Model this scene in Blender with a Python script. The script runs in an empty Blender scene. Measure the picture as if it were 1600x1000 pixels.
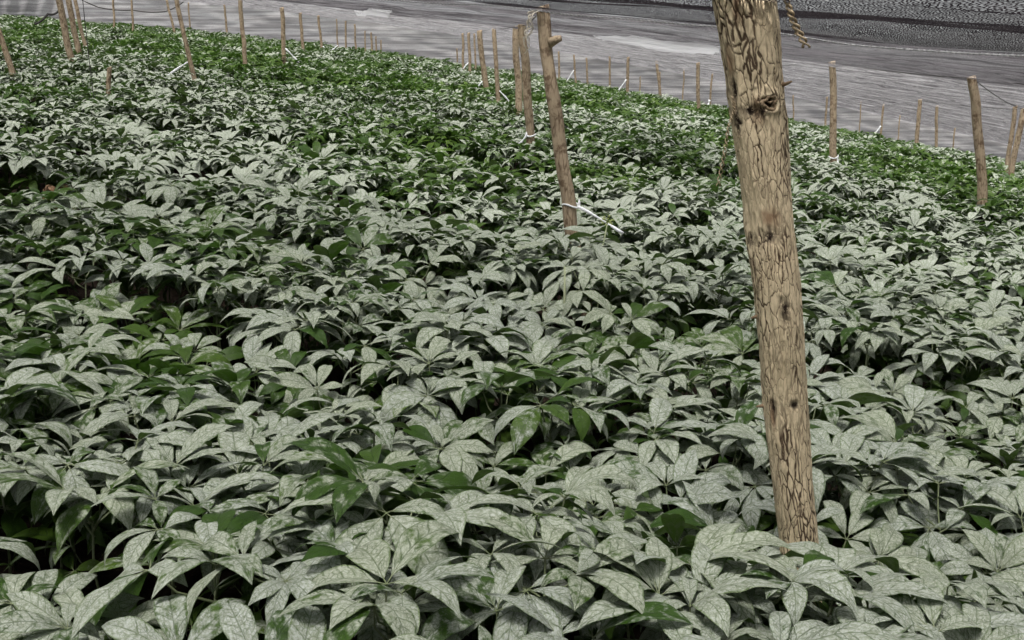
import bpy, math, random
import numpy as np

S = bpy.context.scene
COL = S.collection
R = math.radians
rng = np.random.default_rng(7)
random.seed(7)

# ------------------------------------------------------------------ camera
CZ = 1.566
FOC = 1700.0            # focal length in pixels of a 1600 wide frame
PITCH = math.atan(335 / FOC)
cam_d = bpy.data.cameras.new("camera")
cam_d.sensor_width = 36.0
cam_d.lens = FOC / 1600 * 36
cam_d.clip_start = 0.05
cam_d.clip_end = 1500
cam = bpy.data.objects.new("camera", cam_d)
COL.objects.link(cam)
cam.location = (0, 0, CZ)
cam.rotation_euler = (math.pi / 2 - PITCH, 0, 0)
S.camera = cam

# ------------------------------------------------------------------ sky, sun, exposure
SUN_EL, SUN_ROT = 68, 200
w = bpy.data.worlds.new("World")
S.world = w
w.use_nodes = True
nt = w.node_tree
nt.nodes.clear()
wo = nt.nodes.new("ShaderNodeOutputWorld")
bg = nt.nodes.new("ShaderNodeBackground")
sky = nt.nodes.new("ShaderNodeTexSky")
sky.sky_type = 'NISHITA'
sky.sun_disc = False
sky.sun_elevation = R(SUN_EL)
sky.sun_rotation = R(SUN_ROT)
sky.air_density = 1.0
sky.dust_density = 6.0
hs = nt.nodes.new("ShaderNodeHueSaturation")
hs.inputs['Saturation'].default_value = 0.22
nt.links.new(sky.outputs[0], hs.inputs['Color'])
nt.links.new(hs.outputs[0], bg.inputs['Color'])
bg.inputs['Strength'].default_value = 0.05
nt.links.new(bg.outputs[0], wo.inputs['Surface'])

sun_d = bpy.data.lights.new("sun", 'SUN')
sun_d.energy = 1.5
sun_d.angle = R(14)
sun_d.color = (1.0, 0.975, 0.94)
sun = bpy.data.objects.new("sun", sun_d)
COL.objects.link(sun)
a = R(SUN_ROT)
# direction towards the sun (behind the camera, a little to the right)
sd = (math.sin(a) * math.cos(R(SUN_EL)), math.cos(a) * math.cos(R(SUN_EL)), math.sin(R(SUN_EL)))
sun.rotation_euler = (math.acos(sd[2]), 0, math.atan2(sd[1], sd[0]) + math.pi / 2)

S.view_settings.view_transform = 'Standard'
S.view_settings.look = 'None'
S.view_settings.gamma = 1.0
S.view_settings.use_curve_mapping = False
S.view_settings.exposure = 2.5
S.render.engine = 'CYCLES'
S.cycles.max_bounces = 8
S.cycles.transparent_max_bounces = 12
S.cycles.caustics_reflective = False
S.cycles.caustics_refractive = False

# ------------------------------------------------------------------ terrain function
CF = (0.0, -0.0914545, 0.0640705, -0.00217236, -0.00147604, -0.000155712)
CAN = 0.42      # canopy height over the ground
ROOF = 1.72     # net height over the ground


def soft(v, lim):
    return lim * np.tanh(np.asarray(v, float) / lim)


def G(x, y):
    """ground height: a hillside that rises away to the left and falls to the right"""
    x = soft(x, 70.0); y = soft(y, 90.0)
    return CF[1] * x + CF[2] * y + CF[3] * x * x + CF[4] * x * y + CF[5] * y * y


SK = 0.55       # the beds run along lines y + SK*x = const
PER = 1.85
Q0 = 3.04


def bedq(x, y):
    return y + SK * x + 0.10 * np.sin(x * 1.3 + 0.6) + 0.06 * np.sin(x * 3.1 + y * 0.7)


# ------------------------------------------------------------------ numpy noise
def hash3(i, j, k, seed=0):
    n = (i.astype(np.int64) * 374761393 + j.astype(np.int64) * 668265263 + k.astype(np.int64) * 2147483647 + seed * 974634777) & 0xFFFFFFFF
    n = ((n ^ (n >> 13)) * 1274126177) & 0xFFFFFFFF
    n = n ^ (n >> 16)
    return (n & 0xFFFF) / 65535.0


def vnoise(x, y, z, seed=0):
    x, y, z = np.broadcast_arrays(np.asarray(x, float), np.asarray(y, float), np.asarray(z, float))
    i, j, k = np.floor(x), np.floor(y), np.floor(z)
    fx, fy, fz = x - i, y - j, z - k
    fx = fx * fx * (3 - 2 * fx); fy = fy * fy * (3 - 2 * fy); fz = fz * fz * (3 - 2 * fz)
    r = 0
    for a_ in (0, 1):
        for b_ in (0, 1):
            for c_ in (0, 1):
                wgt = (fx if a_ else 1 - fx) * (fy if b_ else 1 - fy) * (fz if c_ else 1 - fz)
                r = r + wgt * hash3(i + a_, j + b_, k + c_, seed)
    return r * 2 - 1


def fbm(x, y, z, o=3, seed=0):
    r, am = 0, 1.0
    for q in range(o):
        r = r + am * vnoise(np.asarray(x) * 2 ** q, np.asarray(y) * 2 ** q, np.asarray(z) * 2 ** q, seed + q)
        am *= 0.5
    return r


# ------------------------------------------------------------------ mesh helpers
def mesh_np(name, V, F, uv=None, attrs=None, mat_idx=None, mats=(), smooth=True):
    """V (n,3), F (m,4) quads (a triangle repeats no index: use F with -1 for the fourth)"""
    V = np.asarray(V, np.float32); F = np.asarray(F, np.int32)
    me = bpy.data.meshes.new(name)
    quad = F[:, 3] >= 0
    cnt = np.where(quad, 4, 3).astype(np.int32)
    start = np.concatenate([[0], np.cumsum(cnt)[:-1]]).astype(np.int32)
    loops = F.reshape(-1)[(F.reshape(-1) >= 0)]
    me.vertices.add(len(V)); me.vertices.foreach_set('co', V.reshape(-1))
    me.loops.add(len(loops)); me.loops.foreach_set('vertex_index', loops.astype(np.int32))
    me.polygons.add(len(F)); me.polygons.foreach_set('loop_start', start)
    if mat_idx is not None:
        me.polygons.foreach_set('material_index', np.asarray(mat_idx, np.int32))
    me.polygons.foreach_set('use_smooth', np.full(len(F), smooth, bool))
    if uv is not None:
        l = me.uv_layers.new(name='UVMap')
        l.data.foreach_set('uv', np.asarray(uv, np.float32)[loops].reshape(-1))
    for k, v in (attrs or {}).items():
        at = me.attributes.new(k, 'FLOAT', 'POINT')
        at.data.foreach_set('value', np.asarray(v, np.float32))
    for m in mats:
        me.materials.append(m)
    me.update(calc_edges=True)
    return me


def link(name, me, parent=None, label=None, cat=None, group=None, kind=None, loc=None):
    o = bpy.data.objects.new(name, me)
    COL.objects.link(o)
    if parent is not None:
        o.parent = parent
    if loc is not None:
        o.location = loc
    tag(o, label, cat, group, kind)
    return o


def tag(o, label=None, cat=None, group=None, kind=None):
    if label: o['label'] = label
    if cat: o['category'] = cat
    if group: o['group'] = group
    if kind: o['kind'] = kind


def grid_faces(nu, nv, off=0, wrap=False):
    """(nu+1) rows of (nv+1) verts; wrap: rows of nv verts"""
    w_ = nv if wrap else nv + 1
    i, j = np.meshgrid(np.arange(nu), np.arange(nv), indexing='ij')
    j2 = (j + 1) % w_ if wrap else j + 1
    return np.stack([i * w_ + j, (i + 1) * w_ + j, (i + 1) * w_ + j2, i * w_ + j2], -1).reshape(-1, 4) + off


def tube(path, rad, n=8, cap=True):
    """tube along a polyline; returns V, F"""
    P = np.asarray(path, float); m = len(P)
    rad = np.broadcast_to(np.asarray(rad, float), (m,))
    T = np.gradient(P, axis=0)
    T /= np.linalg.norm(T, axis=1, keepdims=True) + 1e-12
    up = np.array([0.0, 0.0, 1.0])
    if abs(T[0] @ up) > 0.9: up = np.array([0.0, 1.0, 0.0])
    V = []
    nrm = np.cross(T[0], up); nrm /= np.linalg.norm(nrm)
    for i in range(m):
        nrm = nrm - T[i] * (nrm @ T[i]); nrm /= np.linalg.norm(nrm) + 1e-12
        b = np.cross(T[i], nrm)
        an = np.arange(n) / n * 2 * np.pi
        V.append(P[i] + rad[i] * (np.cos(an)[:, None] * nrm + np.sin(an)[:, None] * b))
    V = np.concatenate(V)
    F = grid_faces(m - 1, n, wrap=True)
    if cap:
        V = np.concatenate([V, P[:1], P[-1:]])
        c0, c1 = m * n, m * n + 1
        k = np.arange(n)
        f0 = np.stack([np.full(n, c0), k, (k + 1) % n, np.full(n, -1)], -1)
        f1 = np.stack([np.full(n, c1), (m - 1) * n + (k + 1) % n, (m - 1) * n + k, np.full(n, -1)], -1)
        F = np.concatenate([F, f0, f1])
    return V, F


def join(parts):
    V, F, o = [], [], 0
    for v, f in parts:
        V.append(v); F.append(np.where(f >= 0, f + o, -1)); o += len(v)
    return np.concatenate(V), np.concatenate(F)


# ------------------------------------------------------------------ materials
class NB:
    def __init__(s, name):
        s.m = bpy.data.materials.new(name)
        s.m.use_nodes = True
        s.t = s.m.node_tree
        s.t.nodes.clear()
        s.out = s.n('ShaderNodeOutputMaterial')

    def n(s, typ, **kw):
        nd = s.t.nodes.new(typ)
        for k, v in kw.items():
            setattr(nd, k, v)
        return nd

    def l(s, a_, b_):
        s.t.links.new(a_, b_)

    def put(s, sock, v):
        if isinstance(v, (int, float)):
            sock.default_value = v
        elif isinstance(v, tuple):
            sock.default_value = v if len(v) != 3 or sock.type == 'VECTOR' else (*v, 1)
        else:
            s.l(v, sock)

    def math(s, op, a_, b_=None, c_=None, clamp=False):
        nd = s.n('ShaderNodeMath', operation=op, use_clamp=clamp)
        s.put(nd.inputs[0], a_)
        if b_ is not None: s.put(nd.inputs[1], b_)
        if c_ is not None: s.put(nd.inputs[2], c_)
        return nd.outputs[0]

    def ss(s, v, lo, hi, a0=0.0, a1=1.0):
        nd = s.n('ShaderNodeMapRange', interpolation_type='SMOOTHSTEP')
        s.put(nd.inputs['Value'], v)
        s.put(nd.inputs['From Min'], lo); s.put(nd.inputs['From Max'], hi)
        s.put(nd.inputs['To Min'], a0); s.put(nd.inputs['To Max'], a1)
        return nd.outputs[0]

    def mix(s, f, a_, b_, mode='MIX'):
        nd = s.n('ShaderNodeMix', data_type='RGBA', blend_type=mode)
        s.put(nd.inputs[0], f); s.put(nd.inputs[6], a_); s.put(nd.inputs[7], b_)
        return nd.outputs[2]

    def vec(s, x, y, z):
        nd = s.n('ShaderNodeCombineXYZ')
        for i, v in enumerate((x, y, z)): s.put(nd.inputs[i], v)
        return nd.outputs[0]

    def noise(s, v, scale, detail=2.0, rough=0.5):
        nd = s.n('ShaderNodeTexNoise')
        s.put(nd.inputs['Vector'], v)
        nd.inputs['Scale'].default_value = scale
        nd.inputs['Detail'].default_value = detail
        nd.inputs['Roughness'].default_value = rough
        return nd.outputs['Fac']

    def vor(s, v, scale, feature='DISTANCE_TO_EDGE', dim='3D', rand=1.0):
        nd = s.n('ShaderNodeTexVoronoi', feature=feature, voronoi_dimensions=dim)
        s.put(nd.inputs['Vector'], v)
        nd.inputs['Scale'].default_value = scale
        nd.inputs['Randomness'].default_value = rand
        return nd.outputs['Distance']

    def attr(s, name):
        return s.n('ShaderNodeAttribute', attribute_name=name).outputs['Fac']

    def pbsdf(s, col, rough=0.7, spec=0.3, bump=None, bstr=0.4, bdist=0.002):
        nd = s.n('ShaderNodeBsdfPrincipled')
        s.put(nd.inputs['Base Color'], col)
        s.put(nd.inputs['Roughness'], rough)
        s.put(nd.inputs['Specular IOR Level'], spec)
        if bump is not None:
            b = s.n('ShaderNodeBump')
            b.inputs['Strength'].default_value = bstr
            b.inputs['Distance'].default_value = bdist
            s.l(bump, b.inputs['Height'])
            s.l(b.outputs[0], nd.inputs['Normal'])
        return nd.outputs[0]

    def done(s, sh):
        s.l(sh, s.out.inputs['Surface'])
        return s.m


def leaf_material(name, fine):
    """green leaf under a dried whitish spray residue; the veins stay clear of it"""
    b = NB(name)
    uvn = b.n('ShaderNodeUVMap', uv_map='UVMap')
    sp = b.n('ShaderNodeSeparateXYZ'); b.l(uvn.outputs[0], sp.inputs[0])
    t, v = sp.outputs[0], sp.outputs[1]
    av = b.math('ABSOLUTE', v)
    oi = b.n('ShaderNodeObjectInfo')
    oc = b.n('ShaderNodeSeparateColor'); b.l(oi.outputs['Color'], oc.inputs[0])
    rnd = b.math('FRACT', b.math('ADD', b.attr('rnd'), oc.outputs[2]))
    coat = b.math('ADD', b.math('ADD', oc.outputs[0], b.attr('coat')), b.math('MULTIPLY', b.math('SUBTRACT', rnd, 0.5), 0.55))
    # a few leaflets carry no residue at all
    coat = b.math('MULTIPLY', coat, b.ss(rnd, 0.0, 0.05, 0.35, 1.0))
    X = b.math('MULTIPLY_ADD', t, 4.6, b.math('MULTIPLY', rnd, 61.0))
    P = b.vec(X, v, b.math('MULTIPLY', rnd, 17.0))
    if fine:
        wob = b.noise(P, 2.2, 2.0)
        ph = b.math('ADD', b.math('SUBTRACT', b.math('MULTIPLY', t, 8.0), b.math('MULTIPLY', av, 1.15)), b.math('MULTIPLY', wob, 0.55))
        lat = b.math('ABSOLUTE', b.math('SUBTRACT', b.math('FRACT', ph), 0.5))
        lat = b.ss(lat, 0.05, 0.11, 1.0, 0.0)
        rib = b.ss(av, 0.025, 0.06, 1.0, 0.0)
        ret = b.ss(b.vor(b.vec(b.math('ADD', X, b.math('MULTIPLY', wob, 0.25)), b.math('MULTIPLY', v, 0.8), 0.0), 4.2, dim='2D'), 0.03, 0.10, 1.0, 0.0)
        retk = b.math('MULTIPLY', ret, b.ss(b.noise(P, 1.1, 2.0), 0.36, 0.66, 0.05, 0.85))
        vein = b.math('MAXIMUM', b.math('MAXIMUM', b.math('MULTIPLY', lat, b.ss(b.noise(P, 1.6, 1.0), 0.34, 0.64, 0.15, 0.85)), b.math('MULTIPLY', rib, 0.8)), retk)
    else:
        vein = b.math('MULTIPLY', b.ss(av, 0.03, 0.10, 1.0, 0.0), 0.7)
    # wear: residue washed off in patches and along the margins
    n1 = b.noise(P, 1.3, 4.0, 0.65)
    cover = b.ss(b.math('ADD', n1, b.math('SUBTRACT', coat, 0.52)), 0.36, 0.60)
    cover = b.math('MULTIPLY', cover, b.math('SUBTRACT', 1.0, b.math('MULTIPLY', vein, 0.74)))
    cover = b.math('MULTIPLY', cover, b.ss(b.math('ADD', av, b.math('MULTIPLY', b.noise(P, 6.0, 1.0), 0.3)), 1.00, 1.14, 0.95, 0.30))
    green = b.mix(rnd, (0.028, 0.066, 0.006), (0.080, 0.140, 0.014))
    green = b.mix(b.math('MULTIPLY', vein, 0.5), green, (0.022, 0.036, 0.016))
    white = b.mix(oc.outputs[1], (0.50, 0.53, 0.435), (0.525, 0.555, 0.515))
    white = b.mix(b.ss(b.noise(P, 5.0, 4.0, 0.75), 0.34, 0.64, 0.0, 0.75), white, (0.20, 0.235, 0.145))
    top = b.mix(cover, green, white)
    geo = b.n('ShaderNodeNewGeometry')
    under = b.mix(rnd, (0.060, 0.115, 0.014), (0.110, 0.175, 0.035))
    under = b.mix(b.ss(n1, 0.42, 0.66, 0.0, 0.5), under, (0.20, 0.23, 0.15))
    col = b.mix(geo.outputs['Backfacing'], top, under)
    hgt = b.math('SUBTRACT', b.math('MULTIPLY', n1, 0.3), vein)
    sh = b.pbsdf(col, b.math('MULTIPLY_ADD', cover, 0.3, 0.5), 0.28, hgt if fine else None, 0.75, 0.0022)
    tr = b.n('ShaderNodeBsdfTranslucent')
    b.put(tr.inputs['Color'], b.mix(b.math('MULTIPLY', cover, 0.7), (0.10, 0.24, 0.025), (0.10, 0.13, 0.06)))
    mx = b.n('ShaderNodeMixShader')
    mx.inputs[0].default_value = 0.14
    b.l(sh, mx.inputs[1]); b.l(tr.outputs[0], mx.inputs[2])
    return b.done(mx.outputs[0])


def stem_material():
    b = NB('stem')
    tc = b.n('ShaderNodeTexCoord')
    n = b.noise(tc.outputs['Object'], 60.0, 2.0)
    return b.done(b.pbsdf(b.mix(n, (0.09, 0.13, 0.04), (0.26, 0.28, 0.18)), 0.6))


def soil_material():
    b = NB('soil')
    tc = b.n('ShaderNodeTexCoord')
    p = tc.outputs['Object']
    n = b.noise(p, 3.0, 6.0, 0.65)
    c = b.mix(n, (0.010, 0.007, 0.005), (0.034, 0.023, 0.017))
    c = b.mix(b.ss(b.noise(p, 45.0, 3.0), 0.60, 0.74), c, (0.060, 0.045, 0.030))
    sp = b.n('ShaderNodeSeparateXYZ'); b.l(p, sp.inputs[0])
    c = b.mix(b.ss(sp.outputs[1], 49.8, 51.0), c, b.mix(n, (0.20, 0.20, 0.17), (0.36, 0.35, 0.31)))
    return b.done(b.pbsdf(c, 0.95, 0.1, b.noise(p, 30.0, 5.0, 0.7), 0.8, 0.03))


def bark_material(name, a_, c_, detail):
    b = NB(name)
    tc = b.n('ShaderNodeTexCoord')
    mp = b.n('ShaderNodeMapping'); mp.inputs['Scale'].default_value = (1.0, 1.0, 0.22)
    b.l(tc.outputs['Object'], mp.inputs['Vector'])
    wv = b.n('ShaderNodeTexNoise'); wv.inputs['Scale'].default_value = 40.0
    b.l(mp.outputs[0], wv.inputs['Vector'])
    ad = b.n('ShaderNodeVectorMath', operation='MULTIPLY_ADD')
    b.l(wv.outputs['Color'], ad.inputs[0]); ad.inputs[1].default_value = (0.012, 0.012, 0.012); b.l(mp.outputs[0], ad.inputs[2])
    p = ad.outputs[0]
    big = b.noise(tc.outputs['Object'], 7.0, 4.0, 0.6)
    fib = b.noise(mp.outputs[0], 150.0, 3.0, 0.6)
    col = b.mix(big, a_, c_)
    col = b.mix(b.ss(fib, 0.35, 0.7, 0.0, 0.40), col, (0.20, 0.14, 0.085))
    if detail:
        crack = b.attr('crack'); scar = b.attr('scar'); rust = b.attr('rust')
        fine = b.ss(b.vor(p, 105.0), 0.0, 0.05, 1.0, 0.0)
        fine = b.math('MULTIPLY', fine, b.ss(big, 0.4, 0.65, 0.05, 0.6))
        col = b.mix(b.math('MULTIPLY', rust, 0.85), col, (0.17, 0.078, 0.036))
        col = b.mix(b.math('MAXIMUM', b.math('MULTIPLY', crack, 0.94), fine), col, (0.045, 0.024, 0.013))
        col = b.mix(b.math('MULTIPLY', scar, b.ss(b.noise(tc.outputs['Object'], 90.0, 3.0, 0.7), 0.30, 0.52)), col, (0.020, 0.012, 0.008))
        bump = b.math('SUBTRACT', b.math('MULTIPLY', fib, 0.4), fine)
    else:
        crack = b.ss(b.vor(p, 42.0), 0.0, 0.14, 1.0, 0.0)
        crack = b.math('MULTIPLY', crack, b.ss(big, 0.38, 0.66, 0.05, 0.75))
        col = b.mix(crack, col, (0.075, 0.042, 0.022))
        col = b.mix(b.ss(b.noise(tc.outputs['Object'], 16.0, 4.0, 0.65), 0.50, 0.66, 0.0, 0.8), col, (0.10, 0.06, 0.035))
        bump = b.math('SUBTRACT', b.math('MULTIPLY', fib, 0.5), crack)
    return b.done(b.pbsdf(col, 0.85, 0.2, bump, 0.6, 0.004))


def plain_material(name, c1, c2, scale=40.0, rough=0.8, spec=0.2):
    b = NB(name)
    tc = b.n('ShaderNodeTexCoord')
    n = b.noise(tc.outputs['Object'], scale, 3.0, 0.6)
    return b.done(b.pbsdf(b.mix(n, c1, c2), rough, spec, n, 0.3, 0.002))


def net_material(name, wall=False, dark=(0.03, 0.027, 0.03), pale=(0.15, 0.142, 0.15), cells=95.0, base=0.47, glow=0.85, amp=-0.62):
    """knitted black shade cloth: dark threads, open holes, streaks that paint the light and shade of folds"""
    b = NB(name)
    tc = b.n('ShaderNodeTexCoord')
    sp = b.n('ShaderNodeSeparateXYZ'); b.l(tc.outputs['Object'], sp.inputs[0])
    x, y, z = sp.outputs
    if wall:
        q = z; u = x
        pv = b.vec(x, z, 0.0)
        streak = b.noise(b.vec(b.math('MULTIPLY', x, 0.35), b.math('MULTIPLY', z, 9.0), 0.0), 1.0, 5.0, 0.65)
    else:
        q = b.math('ADD', y, b.math('MULTIPLY', x, 0.30)); u = x
        pv = b.vec(x, b.math('MULTIPLY', q, 0.34), 0.0)
        wr = b.noise(b.vec(b.math('MULTIPLY', x, 0.9), b.math('MULTIPLY', q, 0.45), 3.0), 1.0, 3.0, 0.55)
        qw = b.math('ADD', q, b.math('MULTIPLY', wr, 2.2))
        streak = b.noise(b.vec(b.math('MULTIPLY', x, 1.5), b.math('MULTIPLY', qw, 4.6), 0.0), 1.0, 9.0, 0.82)
    warp = b.noise(pv, 14.0, 3.0, 0.6)
    wv = b.n('ShaderNodeVectorMath', operation='ADD'); b.l(pv, wv.inputs[0])
    b.l(b.vec(b.math('MULTIPLY', warp, 0.05), b.math('MULTIPLY', warp, 0.03), 0.0), wv.inputs[1])
    cell = b.vor(wv.outputs[0], cells, dim='2D')
    thr = b.math('MULTIPLY_ADD', streak, amp, base)      # streaks open or close the knit
    hole = b.ss(cell, b.math('SUBTRACT', thr, 0.03), b.math('ADD', thr, 0.03))
    tcol = b.mix(b.ss(streak, 0.41, 0.60), dark, pale)  # pale and dark streaks put fold light into the thread colour
    d = b.n('ShaderNodeBsdfDiffuse'); b.put(d.inputs['Color'], tcol)
    t = b.n('ShaderNodeBsdfTranslucent'); b.put(t.inputs['Color'], b.mix(glow, (0.5, 0.48, 0.5), tcol))
    m1 = b.n('ShaderNodeMixShader'); m1.inputs[0].default_value = 0.5
    b.l(d.outputs[0], m1.inputs[1]); b.l(t.outputs[0], m1.inputs[2])
    tp = b.n('ShaderNodeBsdfTransparent')
    m2 = b.n('ShaderNodeMixShader')
    b.l(hole, m2.inputs[0]); b.l(m1.outputs[0], m2.inputs[1]); b.l(tp.outputs[0], m2.inputs[2])
    return b.done(m2.outputs[0])


M_LEAF = leaf_material('coated_leaf', True)
M_FAR = leaf_material('coated_leaf_far', False)
M_STEM = stem_material()
M_SOIL = soil_material()
M_BARK = bark_material('cracked_bark', (0.78, 0.655, 0.45), (0.62, 0.50, 0.325), True)
M_POLE = bark_material('peeled_pole', (0.48, 0.39, 0.27), (0.27, 0.205, 0.142), False)
M_NETS = [net_material('shade_net_coarse', False, (0.006, 0.005, 0.006), (0.014, 0.012, 0.013), 150.0, 0.34, 0.996, -0.22),
          net_material('shade_net_dark', False, (0.012, 0.011, 0.012), (0.11, 0.104, 0.11), 110.0, 0.49, 0.95, -0.55),
          net_material('shade_net_grey', False, (0.030, 0.027, 0.030), (0.27, 0.264, 0.268), 110.0, 0.50, 0.92)]
M_NETW = net_material('shade_net_wall', True, (0.25, 0.243, 0.248), (0.54, 0.53, 0.54), 60.0, 0.64, 0.7)
M_WIRE = plain_material('wire', (0.03, 0.028, 0.028), (0.07, 0.065, 0.06))
M_WHITE = plain_material('white_plastic', (0.72, 0.74, 0.76), (0.82, 0.83, 0.85), 30.0, 0.45, 0.4)
M_STRAW = plain_material('straw', (0.17, 0.11, 0.06), (0.52, 0.43, 0.29), 120.0)
M_PALE = plain_material('frayed_string', (0.42, 0.37, 0.29), (0.6, 0.56, 0.48), 120.0)
bf = NB('painted_sky_gap')  # see-through pale colour for the patches added as bright sky gaps
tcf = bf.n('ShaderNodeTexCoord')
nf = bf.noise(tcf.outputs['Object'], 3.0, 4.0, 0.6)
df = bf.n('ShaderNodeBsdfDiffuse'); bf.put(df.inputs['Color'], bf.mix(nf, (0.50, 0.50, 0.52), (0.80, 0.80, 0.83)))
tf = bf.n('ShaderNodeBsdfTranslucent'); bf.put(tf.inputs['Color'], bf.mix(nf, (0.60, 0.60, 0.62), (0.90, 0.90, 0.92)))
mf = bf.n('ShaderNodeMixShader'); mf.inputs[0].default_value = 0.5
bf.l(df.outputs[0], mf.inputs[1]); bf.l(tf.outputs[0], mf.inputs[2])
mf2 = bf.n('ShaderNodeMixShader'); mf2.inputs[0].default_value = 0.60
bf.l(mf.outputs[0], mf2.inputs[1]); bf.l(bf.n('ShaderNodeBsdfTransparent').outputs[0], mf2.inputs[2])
M_SKYGAP = bf.done(mf2.outputs[0])
M_HEM = plain_material('net_hem', (0.35, 0.34, 0.35), (0.62, 0.61, 0.62), 60.0)

# ------------------------------------------------------------------ ground
xs = np.concatenate([np.linspace(-400, -34, 22)[:-1], np.linspace(-34, -6, 60)[:-1], np.linspace(-6, 8, 180)[:-1], np.linspace(8, 48, 80)[:-1], np.linspace(48, 400, 22)])
ys = np.concatenate([np.linspace(-300, -8, 16)[:-1], np.linspace(-8, 0, 30)[:-1], np.linspace(0, 14, 170)[:-1], np.linspace(14, 54, 130)[:-1], np.linspace(54, 500, 26)])
XX, YY = np.meshgrid(xs, ys, indexing='ij')
q = (bedq(XX, YY) - Q0) / PER
dpath = np.abs(q - np.round(q)) * PER
inside = (YY < 48.5) & (YY > -8)
fur = np.where(inside, -0.14 * np.clip(1 - (dpath / 0.33) ** 2, 0, 1), -0.02)
ZZ = G(XX, YY) - 0.16 * np.clip(YY - 51, 0, 60) + fur + 0.02 * fbm(XX * 3, YY * 3, 0, 3, 5)
me = mesh_np('ground', np.stack([XX, YY, ZZ], -1).reshape(-1, 3), grid_faces(len(xs) - 1, len(ys) - 1)[:, ::-1], mats=[M_SOIL])
link('ground', me, kind='structure')

# ------------------------------------------------------------------ shade net roof and walls
ROOF_SEAMS = [-8.0, 5.6, 16.0, 24.0, 35.0, 92.0]
ROOF_LABELS = [
    'coarse dark shade net panel stretched overhead nearest the thick post',
    'dark grey overhead net panel beyond the striped stitched hem',
    'grey streaked overhead net panel beyond the added pale patches',
    'fourth overhead net panel, pale grey with fine streaks',
    'farthest overhead net panel, pale grey, meeting the net wall',
]


def roof_z(x, y):
    s_ = 0.035 * fbm(x * 0.45, (y + 0.4 * x) * 0.9, 0, 3, 11) + 0.014 * fbm(x * 1.4, (y + 0.4 * x) * 3.0, 0, 2, 17)
    # pushed up over the spot where one walks in
    up = 0.55 * np.exp(-(np.asarray(x) ** 2 / 5.0 + (np.asarray(y) + 1.0) ** 2 / 1.7))
    return G(x, y) + ROOF + s_ - 0.02 + up


for i in range(5):
    q0, q1 = ROOF_SEAMS[i], ROOF_SEAMS[i + 1]
    xr = np.concatenate([np.linspace(-46, -5, 90)[:-1], np.linspace(-5, 6, 120)[:-1], np.linspace(6, 52, 110)])
    nq = int((q1 - q0) / 0.10)
    tq = np.linspace(0, 1, nq + 1)
    Xg, Tg = np.meshgrid(xr, tq, indexing='ij')
    e0 = q0 + -0.06 + 0.02 * np.clip(fbm(xr * 0.7, 3.3 * i, 0, 2, 29), 0, 1)
    e1 = q1 - 0.02 + 0 * xr
    Qg = e0[:, None] * (1 - Tg) + e1[:, None] * Tg
    Yg = Qg - 0.7 * np.clip(Xg, -18, 26)
    keep_top = 49.6
    Yg = np.minimum(Yg, keep_top + 0.002 * Tg)
    Zg = roof_z(Xg, Yg) - 0.006 * i
    me = mesh_np('shade_net', np.stack([Xg, Yg, Zg], -1).reshape(-1, 3), grid_faces(len(xr) - 1, nq), mats=[M_NETS[min(i, 2)]])
    o = link('shade_net', me, label=ROOF_LABELS[i], cat='shade net', group='overhead shade net panels')
    if i == 1:
        # stitched hem along the near edge of the panel
        hx = np.linspace(-4, 4.5, 160)
        hq = np.interp(hx, xr, e0)
        hy = hq - 0.7 * np.clip(hx, -18, 26)
        P = np.stack([hx, hy, roof_z(hx, hy) - 0.016], -1)
        zig = np.repeat(P, 6, axis=0)           # one thread whipped over the edge from end to end
        sx = np.linspace(0, 1, len(zig))
        zig[:, 0] = np.interp(sx, np.linspace(0, 1, len(P)), P[:, 0])
        for d_ in (1, 2):
            zig[:, d_] = np.interp(zig[:, 0], P[:, 0], P[:, d_])
        zig[:, 1] += 0.030 * np.where(np.arange(len(zig)) % 2, 1, -1)
        zig[:, 2] += 0.004 * np.where(np.arange(len(zig)) % 2, 1, -1)
        V, F = tube(zig, 0.0030, 4)
        link('hem', mesh_np('hem', V, F, mats=[M_HEM]), o)

# pale patches added under the net to paint the bright sky gaps
def gap_patch(near, far, lab, seed):
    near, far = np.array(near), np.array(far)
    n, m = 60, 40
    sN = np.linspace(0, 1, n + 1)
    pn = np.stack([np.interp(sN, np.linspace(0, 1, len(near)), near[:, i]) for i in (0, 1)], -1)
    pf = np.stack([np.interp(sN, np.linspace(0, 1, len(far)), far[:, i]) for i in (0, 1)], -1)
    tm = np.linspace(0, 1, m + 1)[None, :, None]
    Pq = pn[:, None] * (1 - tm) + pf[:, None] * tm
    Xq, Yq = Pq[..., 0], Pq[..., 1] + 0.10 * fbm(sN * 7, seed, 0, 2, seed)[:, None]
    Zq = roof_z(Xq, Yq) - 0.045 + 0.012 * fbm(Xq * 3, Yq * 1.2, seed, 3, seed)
    me = mesh_np('sky_gap_patch', np.stack([Xq, Yq, Zq], -1).reshape(-1, 3), grid_faces(n, m), mats=[M_SKYGAP])
    link('sky_gap_patch', me, label=lab, cat='plastic film', group='pale patches added for the sky gaps')


gap_patch([(0.93, 13.0), (1.24, 10.9), (1.56, 10.5), (1.91, 10.2)], [(1.18, 14.6), (2.0, 16.6), (2.6, 17.0), (2.75, 15.4)], 'larger pale patch added for a sky gap, left of the thick post', 3)
gap_patch([(-2.40, 17.0), (-1.54, 12.6), (-1.26, 11.9)], [(-2.75, 20.0), (-2.3, 18.4), (-1.62, 14.9)], 'smaller pale patch added for a sky gap at top centre', 5)

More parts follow.
